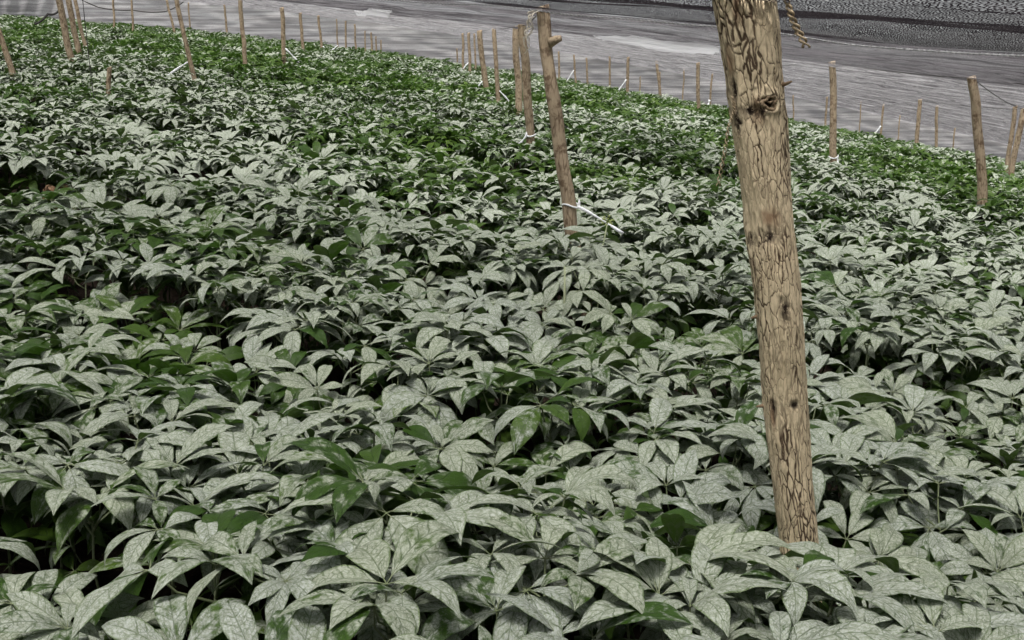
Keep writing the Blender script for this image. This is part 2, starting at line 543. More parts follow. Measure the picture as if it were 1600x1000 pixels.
# hanging walls that close the far end of the house
xw = np.linspace(-20.4, 52, 520); tw = np.linspace(0, 1, 26)
Xg, Tg = np.meshgrid(xw, tw, indexing='ij')
Yg = 49.5 + 0.10 * fbm(Xg * 0.8, Tg * 5, 0, 3, 31) + 0.25 * Tg * (1 - Tg)
Zg = G(Xg, Yg) - 0.05 + (ROOF + 0.05) * Tg
me = mesh_np('net_wall', np.stack([Xg, Yg, Zg], -1).reshape(-1, 3), grid_faces(len(xw) - 1, 25), mats=[M_NETW])
link('net_wall', me, label='long grey net wall with sideways creases closing the far edge of the field', cat='net wall')
xw = np.linspace(-46, -19.0, 400)
Xg, Tg = np.meshgrid(xw, tw, indexing='ij')
Yg = 47.4 + 0.12 * np.sin(Xg * 9 + 1.5 * np.sin(Tg * 7)) + 0.08 * fbm(Xg * 2, Tg * 4, 0, 3, 37)
Zg = G(Xg, Yg) - 0.05 + (ROOF + 0.5) * Tg
me = mesh_np('net_wall', np.stack([Xg, Yg, Zg], -1).reshape(-1, 3), grid_faces(len(xw) - 1, 25), mats=[M_NETW])
link('net_wall', me, label='short net wall hanging in upright folds left of the bundled posts', cat='net wall')


# ------------------------------------------------------------------ wooden posts
def post_mesh(h, lean, r, seed, nring, nseg, big=False, sink=0.5):
    """h over the canopy; the foot stands in the soil. Origin at ground level, z up."""
    H = h + CAN
    zz = np.linspace(-0.15, H, nring)
    t_ = np.clip((zz - CAN) / h, -0.6, 1)
    cx = lean * t_ + 0.013 * fbm(zz * 2.3, seed, 0, 2, seed) * (1 if not big else 0.6)
    cy = 0.012 * fbm(zz * 2.0, seed + 5.5, 0, 2, seed + 3)
    an = np.arange(nseg) / nseg * 2 * np.pi
    A, Z = np.meshgrid(an, zz); T_ = np.broadcast_to(t_[:, None], A.shape)
    rad = r * (1.06 - 0.10 * T_)
    ca, sa = np.cos(A), np.sin(A)
    rad = rad * (1 + 0.07 * fbm(ca * 1.3, sa * 1.3, Z * 5, 3, seed) + 0.035 * fbm(ca * 5, sa * 5, Z * 9, 2, seed + 9))
    return A, Z, cx, cy, rad


def finish_post(A, Z, cx, cy, rad, attrs=None, mat=None, topcut=0.0):
    nr, ns = A.shape
    X = cx[:, None] + rad * np.cos(A); Y = cy[:, None] + rad * np.sin(A)
    Zt = Z.copy()
    if topcut:
        Zt[-1] += topcut * np.cos(A[-1])
    V = np.stack([X, Y, Zt], -1).reshape(-1, 3)
    F = grid_faces(nr - 1, ns, wrap=True)[:, ::-1]
    V = np.concatenate([V, [[cx[-1], cy[-1], Z[-1, 0] + 0.002]]])
    k = np.arange(ns); c1 = len(V) - 1; o_ = (nr - 1) * ns
    F = np.concatenate([F, np.stack([np.full(ns, c1), o_ + k, o_ + (k + 1) % ns, np.full(ns, -1)], -1)])
    if attrs:
        attrs = {k_: np.concatenate([v.reshape(-1), [0]]) for k_, v in attrs.items()}
    return mesh_np('post', V, F, attrs=attrs, mats=[mat])


# --- the thick post in front
BX, BY, BH, BL, BR = 0.705, 2.53, 1.30, -0.18, 0.052
A, Z, cx, cy, rad = post_mesh(BH, BL, BR, 3, 760, 280, True)
rad = rad / (1.06 - 0.10 * np.clip((Z - CAN) / BH, -0.6, 1)) * np.interp((Z - CAN) / BH, [-.3, 0, .28, .64, .79, .86, 1.0], [.96, .90, 1.00, 1.05, 1.24, 1.24, 1.36])
# bark plates: distance to the edges of tall irregular cells
bx_ = A * BR; ncell = 1500
cr = np.random.default_rng(12)
wid = 2 * np.pi * BR
cp = np.stack([cr.uniform(0, wid, ncell), cr.uniform(-0.2, 1.8, ncell)], -1)
cz_scale = 0.24
wx = bx_ + 0.0032 * fbm(bx_ * 90, Z * 34, 0, 3, 41)
wz = Z + 0.010 * fbm(bx_ * 50, Z * 18, 9, 3, 43)
d1 = np.full(A.shape, 9.0); d2 = np.full(A.shape, 9.0)
n1x = np.zeros(A.shape); n1z = np.zeros(A.shape); n2x = np.zeros(A.shape); n2z = np.zeros(A.shape)
for px_, pz_ in cp:
    m = np.abs(Z[:, 0] - pz_) < 0.16
    if not m.any(): continue
    dx = wx[m] - px_; dx = dx - wid * np.round(dx / wid)
    dzz = wz[m] - pz_
    dd = np.hypot(dx, dzz * cz_scale)
    a1, a2 = d1[m], d2[m]
    first = dd < a1; second = (~first) & (dd < a2)
    d2[m] = np.where(first, a1, np.where(second, dd, a2)); d1[m] = np.where(first, dd, a1)
    n2x[m] = np.where(first, n1x[m], np.where(second, dx, n2x[m])); n2z[m] = np.where(first, n1z[m], np.where(second, dzz, n2z[m]))
    n1x[m] = np.where(first, dx, n1x[m]); n1z[m] = np.where(first, dzz, n1z[m])
# true distance to the border between the two nearest plates
edge = (d2 ** 2 - d1 ** 2) / 2 / (np.hypot(n2x - n1x, cz_scale ** 2 * (n2z - n1z)) + 1e-6)
widthn = 0.0011 + 0.0019 * np.clip(fbm(bx_ * 22, Z * 5, 4, 3, 47) + 0.35, 0, 1.3)
crack = np.clip((1 - edge / widthn) * 2.0, 0, 1)
plate = np.clip(edge / 0.0030, 0, 1)
crack = crack * np.clip(0.95 + 1.0 * fbm(bx_ * 26, Z * 9, 14, 3, 49), 0.05, 1)
rad = rad + 0.0002 * plate - 0.0012 * crack + 0.0009 * fbm(bx_ * 110, Z * 34, 2, 3, 53)
scar = np.zeros(A.shape); rust = np.zeros(A.shape)
FACE = math.atan2(-1, -0.28)     # side of the post that looks at the camera


def spot(frac, off, hw, hh):
    """soft spot on the bark: frac up the visible post, off -1..1 across the visible side"""
    z0 = CAN + frac * BH; a0 = FACE + math.asin(max(-0.97, min(0.97, off)))
    da = (A - a0 + np.pi) % (2 * np.pi) - np.pi
    d = np.hypot(da * BR / hw, (Z - z0) / hh)
    d = d + 0.35 * fbm(bx_ * 90, Z * 60, 7, 2, 59)
    return np.clip(1.35 - d, 0, 1)


for fr, of, hw, hh, dep in [(0.585, 0.0, 0.022, 0.018, 0.004), (0.575, -0.75, 0.012, 0.018, 0.003), (0.455, 0.35, 0.014, 0.030, 0.004),
                            (0.275, 0.45, 0.011, 0.012, 0.004), (0.27, -0.55, 0.008, 0.02, 0.003), (0.835, -0.72, 0.008, 0.04, 0.005),
                            (0.80, -0.1, 0.03, 0.016, 0.003), (0.785, -0.7, 0.012, 0.03, 0.003)]:
    s_ = spot(fr, of, hw, hh); scar = np.maximum(scar, s_); rad = rad - dep * s_
for fr, of, hw, hh in [(0.618, 0.15, 0.022, 0.020), (0.885, -0.75, 0.012, 0.035), (0.98, -0.2, 0.010, 0.05), (0.80, 0.05, 0.012, 0.03), (0.26, -0.6, 0.008, 0.04)]:
    rust = np.maximum(rust, spot(fr, of, hw, hh) * 0.8)
# knot hole: swollen lip round a hollow
kn = spot(0.815, 0.52, 0.030, 0.030); rad = rad + 0.008 * kn
kh = spot(0.815, 0.52, 0.0125, 0.014); rad = rad - 0.020 * kh; scar = np.maximum(scar, kh)
bark_me = finish_post(A, Z, cx, cy, rad, {'crack': crack, 'scar': scar, 'rust': rust}, M_BARK)
bpz = float(G(BX, BY))
big = bpy.data.objects.new('wooden_post', None); COL.objects.link(big)
big.location = (BX, BY, bpz)
tag(big, 'thick leaning post with pale cracked bark and a knot hole, nearest the camera', 'post', 'wooden posts holding up the shade net')
link('trunk', bark_me, big)


def on_post(frac, off, out=0.0):
    z0 = CAN + frac * BH
    i = int(np.argmin(np.abs(Z[:, 0] - z0))); a0 = FACE + math.asin(max(-0.97, min(0.97, off)))
    j = int(round((a0 % (2 * math.pi)) / (2 * math.pi) * A.shape[1])) % A.shape[1]
    rr = rad[i, j] + out
    return np.array([cx[i] + rr * math.cos(a0), cy[i] + rr * math.sin(a0), z0]), np.array([math.cos(a0), math.sin(a0), 0])


# knot lip
kc, kn_ = on_post(0.815, 0.52)
kc = kc + kn_ * 0.016
side = np.array([-kn_[1], kn_[0], 0]); an = np.linspace(0, 2 * np.pi, 33)[:-1]
rr = 0.0145 + 0.006 * fbm(np.cos(an) * 2, np.sin(an) * 2, 0, 2, 61)
ringP = kc + rr[:, None] * (np.cos(an)[:, None] * side * 1.05 + np.sin(an)[:, None] * np.array([0, 0, 0.95]))
ringP = ringP - kn_ * 0.004
ringP = np.concatenate([ringP, ringP[:1]])
V, F = tube(ringP, 0.0038 + 0.0015 * fbm(np.arange(33) * 0.6, 0, 0, 2, 67), 8, False)
V2, F2 = tube([kc + side * -0.010 + np.array([0, 0, 0.004]) - kn_ * 0.008, kc - kn_ * 0.003, kc + side * 0.010 + np.array([0, 0, 0.006]) - kn_ * 0.006], [0.0012, 0.003, 0.0012], 6)
V, F = join([(V, F), (V2, F2)])
m_ = mesh_np('knot', V, F, attrs={'crack': np.full(len(V), 0.25), 'scar': np.full(len(V), 0.3), 'rust': np.full(len(V), 0.6)}, mats=[M_BARK])
link('knot', m_, big, label='dark knot hole ringed by a torn lip of bark')
for fr, of, ln, up in [(0.845, 0.97, 0.022, 0.008), (0.435, -0.97, 0.016, -0.004), (0.265, -0.97, 0.018, -0.003)]:
    p0, n0 = on_post(fr, of, -0.006)
    s2 = n0 + np.array([0.25 if of > 0 else -0.25, 0, 0])
    V, F = tube([p0, p0 + s2 * ln * 0.5 + np.array([0, 0, up * 0.3]), p0 + s2 * ln + np.array([0, 0, up])], [0.006, 0.0045, 0.002], 7)
    m_ = mesh_np('twig_stub', V, F, attrs={'crack': np.full(len(V), 0.5), 'scar': np.zeros(len(V)), 'rust': np.full(len(V), 0.7)}, mats=[M_BARK])
    link('twig_stub', m_, big)

# --- all the other posts: x, y, height over canopy, lean of the top, radius, label
PG = 'wooden posts holding up the shade net'
POSTS = [
    (0.38, 6.57, 1.34, -0.21, 0.044, 'leaning pole with a branch stub and frayed strings at its top, mid field'),
    (0.11, 16.55, 1.30, -0.06, 0.056, 'left pole of the close pair just left of the leaning stubbed pole'),
    (0.21, 11.77, 1.28, -0.10, 0.048, 'right pole of the close pair, white strip round its foot'),
    (-0.26, 20.18, 1.30, -0.05, 0.044, 'slim pole with a dark top, white strip falling to its right'),
    (-0.54, 23.30, 1.23, -0.14, 0.063, 'stout far pole, white strip falling to its left, before a small cluster'),
    (-1.27, 34.00, 1.22, -0.04, 0.051, 'far pole with a white strip, second from right in the small cluster'),
    (-1.60, 36.72, 1.20, -0.01, 0.046, 'far slim pole on the left side of the small cluster'),
    (-1.24, 38.08, 1.26, -0.03, 0.037, 'thin dark pole just left of the stout far pole'),
    (4.28, 14.63, 1.34, -0.09, 0.049, 'upright pole just right of the thick post, white loop at its foot'),
    (4.66, 10.74, 1.30, -0.22, 0.050, 'sturdy upright pole before the net near the right edge'),
    (8.05, 17.68, 1.11, 0.12, 0.049, 'pole leaning right at the very right edge, front one of two'),
    (8.35, 18.50, 1.15, 0.06, 0.040, 'slimmer pole at the very right edge, back one of two'),
    (10.49, 28.56, 1.27, 0.00, 0.056, 'far brown pole, left of two between the two upright right poles'),
    (12.05, 31.28, 1.29, -0.06, 0.046, 'far thin brown pole, right of two between the two upright right poles'),
    (13.17, 39.44, 1.30, 0.05, 0.040, 'thin far pole with a white strip, right of the loop pole'),
    (17.99, 44.88, 1.22, 0.0, 0.035, 'very thin short pole left of the sturdy right pole'),
    (13.26, 42.16, 1.35, 0.0, 0.026, 'thread thin stick right of the loop pole'),
    (15.72, 44.88, 1.27, 0.0, 0.028, 'thin pale stick between the strip pole and the far brown pole'),
    (4.67, 27.69, 1.24, -0.06, 0.052, 'far pole just left of the thick post'),
    (5.43, 40.50, 1.40, -0.19, 0.058, 'far crooked brown pole, one of two close together, thicker one'),
    (5.97, 44.88, 1.07, -0.02, 0.035, 'thin pole at the side of the far crooked brown pole'),
    (3.83, 36.94, 1.25, 0.02, 0.055, 'far dark pole with a long white strip falling left'),
    (3.59, 40.80, 1.26, -0.03, 0.042, 'far plain pole left of the dark strip pole'),
    (3.04, 44.88, 1.12, -0.05, 0.044, 'small far pole at the crest, third right of the stubbed pole'),
    (2.42, 42.16, 1.12, -0.09, 0.042, 'small far pole with a white strip, second right of the stubbed pole'),
    (1.85, 43.52, 1.16, -0.04, 0.043, 'small far pole at the crest, first right of the stubbed pole'),
    (7.29, 40.80, 1.28, 0.03, 0.040, 'thin far pole with a white tag, right of the pole beside the thick post'),
    (6.69, 43.52, 1.33, 0.02, 0.032, 'thin grey far stick left of the pole beside the thick post'),
    (5.32, 46.24, 0.77, 0.0, 0.033, 'short far stake left of the crooked brown pole'),
    (11.42, 44.88, 1.18, -0.05, 0.035, 'thin far pole directly right of the thick post'),
    (11.57, 40.80, 1.22, 0.0, 0.042, 'thin far pole directly left of the loop pole'),
    (-6.59, 14.72, 1.30, -0.30, 0.040, 'reddish leaning pole at the left edge'),
    (-7.24, 18.35, 1.30, -0.16, 0.058, 'front pole of the three bundled poles at upper left'),
    (-7.74, 20.00, 1.30, -0.14, 0.055, 'middle pole of the three bundled poles at upper left'),
    (-8.48, 22.30, 1.30, -0.20, 0.040, 'back pole of the three bundled poles at upper left'),
    (-4.73, 16.60, 1.30, -0.22, 0.037, 'leaning slim pole with a long white strip falling left'),
    (-5.37, 22.46, 1.30, -0.04, 0.048, 'slim pale pole right of the leaning strip pole'),
    (-11.01, 43.43, 1.25, -0.05, 0.045, 'small far pole just left of the slim pale pole'),
    (-5.22, 25.59, 1.22, 0.0, 0.055, 'straight pole with a white strip falling right, upper left field'),
    (-6.63, 35.58, 1.19, -0.06, 0.055, 'far pole, first right of the straight strip pole'),
    (-6.76, 39.87, 1.20, -0.10, 0.050, 'far pole beside the crossed white strips'),
    (-6.97, 44.88, 1.19, -0.04, 0.032, 'thin dark far stick right of the crossed white strips'),
    (-6.45, 43.52, 1.14, 0.02, 0.042, 'far pole, second right of the crossed white strips'),
    (-6.16, 44.20, 1.07, -0.03, 0.042, 'far pole, third right of the crossed white strips'),
    (-6.07, 46.24, 0.87, 0.03, 0.035, 'tiny far pole, fourth right of the crossed white strips'),
    (-5.61, 44.88, 0.84, -0.02, 0.044, 'tiny far pole, fifth right of the crossed white strips'),
    (-5.62, 46.40, 0.71, 0.0, 0.036, 'tiny far pole, sixth right of the crossed white strips'),
    (-5.49, 46.92, 0.58, 0.0, 0.036, 'last tiny pole where the far row meets the crest'),
    (-12.20, 40.58, 1.20, -0.20, 0.049, 'far leaning pole just left of the leaning strip pole'),
    (-12.14, 36.01, 1.25, 0.0, 0.038, 'thin far pole, right of the thread like black string'),
    (-13.00, 36.71, 1.20, 0.05, 0.039, 'thin far pole nearest the black string, upper left'),
    (-13.36, 46.60, 1.20, 0.0, 0.036, 'thin far stick right of the leaning strip pole'),
    (-2.25, 46.24, 0.68, -0.02, 0.036, 'short thin stake left of the small pole cluster'),
    (-2.05, 46.92, 0.67, -0.02, 0.026, 'thinnest short stake between the cluster and its left neighbour'),
    (-4.99, 13.76, 0.26, 0.02, 0.030, 'short cut stump of a stake sticking out of the leaves at left'),
]
post_objs = []
for k, (x, y, h, ln, r, lab) in enumerate(POSTS):
    near = y < 19
    A_, Z_, cx_, cy_, rad_ = post_mesh(h, ln, r * 0.9, 100 + k * 3, 90 if near else 36, 28 if near else 14)
    me = finish_post(A_, Z_, cx_, cy_, rad_, mat=M_POLE, topcut=0.012)
    if k == 0:
        o = bpy.data.objects.new('wooden_post', None); COL.objects.link(o)
        link('trunk', me, o)
        z0 = CAN + 1.15
        V, F = tube([(-0.16, -0.02, z0 - 0.02), (-0.12, -0.03, z0 + 0.0), (-0.092, -0.035, z0 + 0.008)], [0.030, 0.024, 0.016], 10)
        link('branch_stub', mesh_np('branch_stub', V, F, mats=[M_POLE]), o)
    else:
        o = link('wooden_post', me)
    o.location = (x, y, float(G(x, y)))
    tag(o, lab, 'post', PG)
    post_objs.append((x, y, h, ln, r))


def post_point(k, frac):
    x, y, h, ln, r = post_objs[k]
    return np.array([x + ln * frac, y, float(G(x, y)) + CAN + frac * h]), r


# ------------------------------------------------------------------ wires along the post tops
def wire(name, pts, rad, mat, lab, cat, sag=0.02, n=14, nseg=5, group=None):
    P = []
    for a_, b_ in zip(pts[:-1], pts[1:]):
        a_, b_ = np.array(a_), np.array(b_)
        for s_ in np.linspace(0, 1, n, endpoint=False):
            p = a_ * (1 - s_) + b_ * s_; p[2] -= sag * 4 * s_ * (1 - s_); P.append(p)
    P.append(np.array(pts[-1]))
    V, F = tube(P, rad, nseg)
    return link(name, mesh_np(name, V, F, mats=[mat]), label=lab, cat=cat, group=group)


def top(k, f=0.985):
    return post_point(k, f)[0]


WG = 'wires strung between post tops'
wire('support_wire', [top(8), top(9), np.array([5.6, 6.2, float(G(5.6, 6.2)) + ROOF - 0.03])], 0.004, M_WIRE, 'dark wire running over the loop pole and the sturdy right pole', 'wire', 0.02, group=WG)
wire('support_wire', [top(9), top(10), top(12)], 0.0045, M_WIRE, 'dark wire from the sturdy right pole to the right edge poles', 'wire', 0.04, group=WG)
wire('support_wire', [top(8), top(18), top(21), top(22)], 0.0045, M_WIRE, 'dark wire along the tops of the far poles left of the thick post', 'wire', 0.05, group=WG)
wire('support_wire', [top(0), top(2), top(3), top(5)], 0.004, M_WIRE, 'dark wire over the close pair and the small cluster', 'wire', 0.02, group=WG)
wire('support_wire', [top(12), top(14), top(30)], 0.0045, M_WIRE, 'dark wire over the far brown poles right of the loop pole', 'wire', 0.05, group=WG)
wire('support_wire', [top(35), top(36), top(38), top(39)], 0.004, M_WIRE, 'dark wire over the upper left row of poles', 'wire', 0.03, group=WG)
# loose lines at upper left
wire('black_string', [(-4.57, 12.0, float(G(-4.57, 12)) + ROOF), (-4.55, 12.0, float(G(-4.55, 12)) + 1.1), (-4.50, 11.95, float(G(-4.5, 12)) + 0.42)], 0.0045, M_WIRE,
     'thin black string hanging straight down right of the bundled poles', 'string', 0.0)
wire('black_cable', [(-18.4, 46.4, 6.25), (-17.0, 46.4, 5.53), (-15.6, 46.4, 5.42), (-14.3, 46.4, 5.36), (-13.5, 46.4, 5.75)], 0.022, M_WIRE,
     'dark cable sagging before the far net wall at upper left', 'cable', 0.05)
wire('black_cable', [(-8.04, 20.2, 3.5), (-8.08, 20.1, 3.22), (-8.24, 20.0, 3.16), (-8.45, 19.9, 2.98)], 0.02, M_WIRE,
     'tangled black cable drooping beside the bundled poles', 'cable', 0.03)


# ------------------------------------------------------------------ white plastic strips tied to the posts
def strip(k, frac, dx, dz, wdt, lab, loop=False, dy=-0.06, ext=None):
    p, r = post_point(k, frac)
    e = p + np.array([dx, dy, dz])
    sgn = 1 if dx > 0 else -1
    s0 = p + np.array([sgn * r * 0.9, -r * 0.7, 0])
    n = 9; T = np.linspace(0, 1, n)
    C_ = s0[None] * (1 - T[:, None]) + e[None] * T[:, None]
    C_[:, 2] += 0.006 * np.sin(T * 5) * T
    d = e - s0; d /= np.linalg.norm(d)
    wv = np.cross(d, [0, 1, 0]); wv /= np.linalg.norm(wv)
    th = np.array([0, 0.003, 0])
    V = []
    for c, t_ in zip(C_, T):
        ww = 1.35 * wdt * (0.8 + 0.25 * math.sin(t_ * 9 + k))
        V += [c + wv * ww / 2 - th, c - wv * ww / 2 - th, c - wv * ww / 2 + th, c + wv * ww / 2 + th]
    V = np.array(V); F = grid_faces(n - 1, 4, wrap=True)
    F = np.concatenate([F, [[0, 1, 2, 3]], [[4 * n - 1, 4 * n - 2, 4 * n - 3, 4 * n - 4]]])
    root = bpy.data.objects.new('plastic_strip', None); COL.objects.link(root)
    root.location = p
    tag(root, lab, 'strip', 'white plastic strips tied to posts')
    link('tail', mesh_np('tail', V - p, F, mats=[M_WHITE]), root)
    if loop:
        an = np.linspace(0, 2 * np.pi, 25)
        L_ = np.stack([np.cos(an) * (r * 1.12), np.sin(an) * (r * 1.12), 0.010 * np.sin(an * 2 + k)], -1)
        V, F = tube(L_, wdt * 0.42, 6, False)
        kn0 = np.array([sgn * r * 1.05, -r * 0.6, 0])
        V2, F2 = tube([kn0 + (0, 0, -0.012), kn0 + (0.006, -0.004, 0.010), kn0 + (0.004, 0, 0.040)], [wdt * 0.5, wdt * 0.6, wdt * 0.15], 6)
        V, F = join([(V, F), (V2, F2)])
        link('loop', mesh_np('loop', V, F, mats=[M_WHITE]), root)


strip(0, 0.135, 0.31, -0.15, 0.014, 'white strip looped round the leaning stubbed pole, tail falling right', True, -0.12)
strip(2, 0.10, -0.16, -0.14, 0.020, 'white strip looped round the right pole of the close pair, tail falling left', True)
strip(3, 0.13, 0.24, -0.21, 0.022, 'white strip falling right from the slim pole with a dark top', False)
strip(4, 0.16, -0.27, -0.25, 0.026, 'white strip falling left from the stout far pole', False)
strip(5, 0.28, -0.28, -0.28, 0.034, 'white strip falling left from the small pole cluster', False)
strip(8, 0.07, 0.06, -0.09, 0.018, 'white loop round the foot of the upright pole right of the thick post', True)
strip(35, 0.21, -0.42, -0.25, 0.026, 'long white strip falling left from the leaning slim pole at upper left', False)
strip(38, 0.26, 0.36, -0.32, 0.030, 'white strip falling right from the straight pole at upper left', False)
strip(21, 0.42, -0.42, -0.52, 0.042, 'long white strip falling left from the far dark pole', False)
strip(24, 0.50, -0.30, -0.40, 0.036, 'small white strip falling left from the second pole right of the stubbed pole', False)
strip(14, 0.42, -0.28, -0.34, 0.045, 'white strip falling left from the thin far pole right of the loop pole', False)
strip(26, 0.25, -0.10, -0.25, 0.06, 'short white tag on the thin far pole near the thick post', False)
strip(30, -0.02, -0.08, -0.22, 0.07, 'short white tag hanging at the foot of the thin pole left of the loop pole', False)
strip(40, 0.12, 0.55, -0.42, 0.035, 'white strip of the far crossed pair, slanting down right', False)
strip(40, -0.2, 0.55, 0.42, 0.035, 'white strip of the far crossed pair, slanting up right', False)


# ------------------------------------------------------------------ straw ropes
def rope(pts, r, strands, turns, mat, name, lab, cat, fray=0.0):
    P = np.array(pts, float); n = 90
    s_ = np.linspace(0, 1, n); seg = np.linspace(0, 1, len(P))
    C_ = np.stack([np.interp(s_, seg, P[:, i]) for i in range(3)], -1)
    parts = []
    for k in range(strands):
        ph = 2 * np.pi * k / strands + turns * 2 * np.pi * s_
        rr = r * (0.62 + fray * s_)
        off = np.stack([np.cos(ph) * rr, np.sin(ph) * rr, 0 * ph], -1)
        rad_ = r * 0.62 * (1 - 0.25 * s_) * (1 + 0.25 * np.sin(s_ * 70 + k))
        parts.append(tube(C_ + off, rad_, 6))
    rr_ = random.Random(len(lab))
    for q_ in range(26):                       # loose straws
        i = rr_.randint(4, n - 2); c = C_[i]
        e = np.array([rr_.uniform(-1, 1), rr_.uniform(-1, 1), rr_.uniform(-1.2, 0.5)]) * r * rr_.uniform(1.5, 3.2)
        parts.append(tube([c, c + e * 0.5 + (0, 0, r * 0.3), c + e], [r * 0.14, r * 0.11, r * 0.05], 4))
    V, F = join(parts)
    return link(name, mesh_np(name, V, F, mats=[mat]), label=lab, cat=cat)


tz = float(G(0.6, 2.45)) + ROOF - 0.03
rope([(0.570, 2.47, tz + 0.05), (0.592, 2.45, 1.80), (0.610, 2.44, 1.745), (0.636, 2.42, 1.690)], 0.0056, 2, 6, M_STRAW, 'straw_rope',
     'short twisted straw rope end hanging right of the thick post top', 'rope', 0.6)
p0, n0 = on_post(0.825, -0.80, 0.004)
p0 = p0 + np.array([BX, BY, bpz])
rope([p0, p0 + (0.004, -0.004, -0.03), p0 + (-0.008, -0.01, -0.07), p0 + (-0.016, -0.012, -0.13), p0 + (-0.027, -0.012, -0.20)], 0.0026, 2, 9, M_STRAW, 'straw_string',
     'thin frayed straw string hanging down left side of the thick post', 'string', 0.9)
pt = post_point(0, 0.985)[0]
parts = []
for k in range(7):
    rr_ = random.Random(k)
    P = [pt + (0.0, -0.05, 0.0)]
    for s_ in range(1, 8):
        P.append(pt + np.array([-0.035 - rr_.uniform(0, 0.05) - 0.004 * s_, -0.05 + rr_.uniform(-0.02, 0.02), -0.030 * s_ * (0.6 + 0.1 * k)]))
    parts.append(tube(P, 0.0028, 5))
V, F = join(parts)
link('string_bundle', mesh_np('string_bundle', V, F, mats=[M_PALE]), label='frayed pale strings dangling from the top of the leaning stubbed pole', cat='string')


# ------------------------------------------------------------------ plants
PT = np.array([0, .05, .14, .28, .45, .60, .74, .86, .94, 1.0])
PW = np.array([.05, .22, .50, .84, 1.0, .96, .70, .34, .13, 0.0])


def leaflet(L, W, az, el, droop, fold, curl, roll, wave, nu, nv, r_):
    """leaflet starting at the origin: midrib climbs at `el`, bends down by `droop` towards the tip"""
    s0 = 0.09 * L
    t_ = np.linspace(0, 1, nu + 1) ** 0.92
    ang = el - droop * t_ ** 1.25
    dt = np.gradient(t_) * L
    hx = s0 * math.cos(el) + np.concatenate([[0], np.cumsum((np.cos(ang) * dt)[:-1])])
    hz = s0 * math.sin(el) + np.concatenate([[0], np.cumsum((np.sin(ang) * dt)[:-1])])
    wd = np.interp(t_, PT, PW) * W / 2
    v_ = np.linspace(-1, 1, nv + 1)
    T2, V2 = np.meshgrid(t_, v_, indexing='ij')
    w2 = wd[:, None]
    lat = w2 * V2
    up = fold * np.abs(lat) - curl * (V2 ** 2) * w2 + wave * w2 * np.sin(T2 * 15 + r_ * 9 + V2 * 2.0) * np.abs(V2)
    nx, nz = -np.sin(ang)[:, None], np.cos(ang)[:, None]
    X = hx[:, None] + nx * up; Zz = hz[:, None] + nz * up; Yy = lat
    # roll round the midrib direction, sideways sweep
    rl = roll * (0.4 + 0.6 * T2)
    Y3 = Yy * np.cos(rl); Z3 = Zz + Yy * np.sin(rl)
    Y3 = Y3 + 0.10 * L * (r_ - 0.5) * T2 ** 2
    ca, sa = math.cos(az), math.sin(az)
    V = np.stack([X * ca - Y3 * sa, X * sa + Y3 * ca, Z3], -1).reshape(-1, 3)
    uv = np.stack([T2, V2], -1).reshape(-1, 2)
    return V, grid_faces(nu, nv), uv


def leaf_variant(seed, nu, nv, petiole=True, n=None):
    """palmate leaf: petiole rising outwards along +x, leaflets spread at its end"""
    rr_ = random.Random(seed)
    n = n or rr_.choice([5, 5, 5, 6, 7])
    plen = rr_.uniform(0.075, 0.125); pel = R(rr_.uniform(38, 62))
    tip = np.array([plen * math.cos(pel), 0, plen * math.sin(pel)])
    spread = {5: [0, 52, -52, 112, -112], 6: [18, -24, 64, -68, 122, -122], 7: [0, 40, -40, 82, -82, 132, -132]}[n]
    size = {5: [1, .95, .95, .62, .62], 6: [1, 1, .9, .9, .6, .6], 7: [1, .98, .98, .84, .84, .55, .55]}[n]
    L0 = rr_.uniform(0.165, 0.210)
    Vs, Fs, Us, Rn, Mi, o_ = [], [], [], [], [], 0
    tiltx = R(rr_.uniform(-4, 24))
    for a_, s_ in zip(spread, size):
        r_ = rr_.random()
        L = L0 * s_ * rr_.uniform(0.9, 1.08)
        V, F, uv = leaflet(L, L * rr_.uniform(0.31, 0.41), R(a_ + rr_.uniform(-12, 12)), R(rr_.uniform(4, 44)), R(rr_.uniform(52, 122)),
                           rr_.uniform(0.05, 0.40), rr_.uniform(0.05, 0.28), rr_.uniform(-0.35, 0.35), rr_.uniform(0.02, 0.10), nu, nv, r_)
        # the whole hand of leaflets nods outwards
        c_, s2 = math.cos(-tiltx), math.sin(-tiltx)
        V = np.stack([V[:, 0] * c_ - V[:, 2] * s2, V[:, 1], V[:, 0] * s2 + V[:, 2] * c_], -1)
        Vs.append(V + tip); Fs.append(F + o_); Us.append(uv); Rn.append(np.full(len(V), r_)); Mi.append(np.zeros(len(F), int)); o_ += len(V)
        if petiole:
            s0 = V.reshape(nu + 1, nv + 1, 3)[0, nv // 2] + tip
            s1 = V.reshape(nu + 1, nv + 1, 3)[1, nv // 2] + tip
            V, F = tube([tip, s0, s1], [0.0016, 0.0014, 0.0008], 4, False)
            Vs.append(V); Fs.append(F + o_); Us.append(np.zeros((len(V), 2))); Rn.append(np.full(len(V), .5)); Mi.append(np.ones(len(F), int)); o_ += len(V)
    if petiole:
        V, F = tube([(0, 0, 0), tip * 0.5 + np.array([0.012, 0, -0.006]), tip], [0.0028, 0.0022, 0.0020], 5, False)
        Vs.append(V); Fs.append(F + o_); Us.append(np.zeros((len(V), 2))); Rn.append(np.full(len(V), .5)); Mi.append(np.ones(len(F), int)); o_ += len(V)
    return np.concatenate(Vs), np.concatenate(Fs), np.concatenate(Us), np.concatenate(Rn), np.concatenate(Mi)


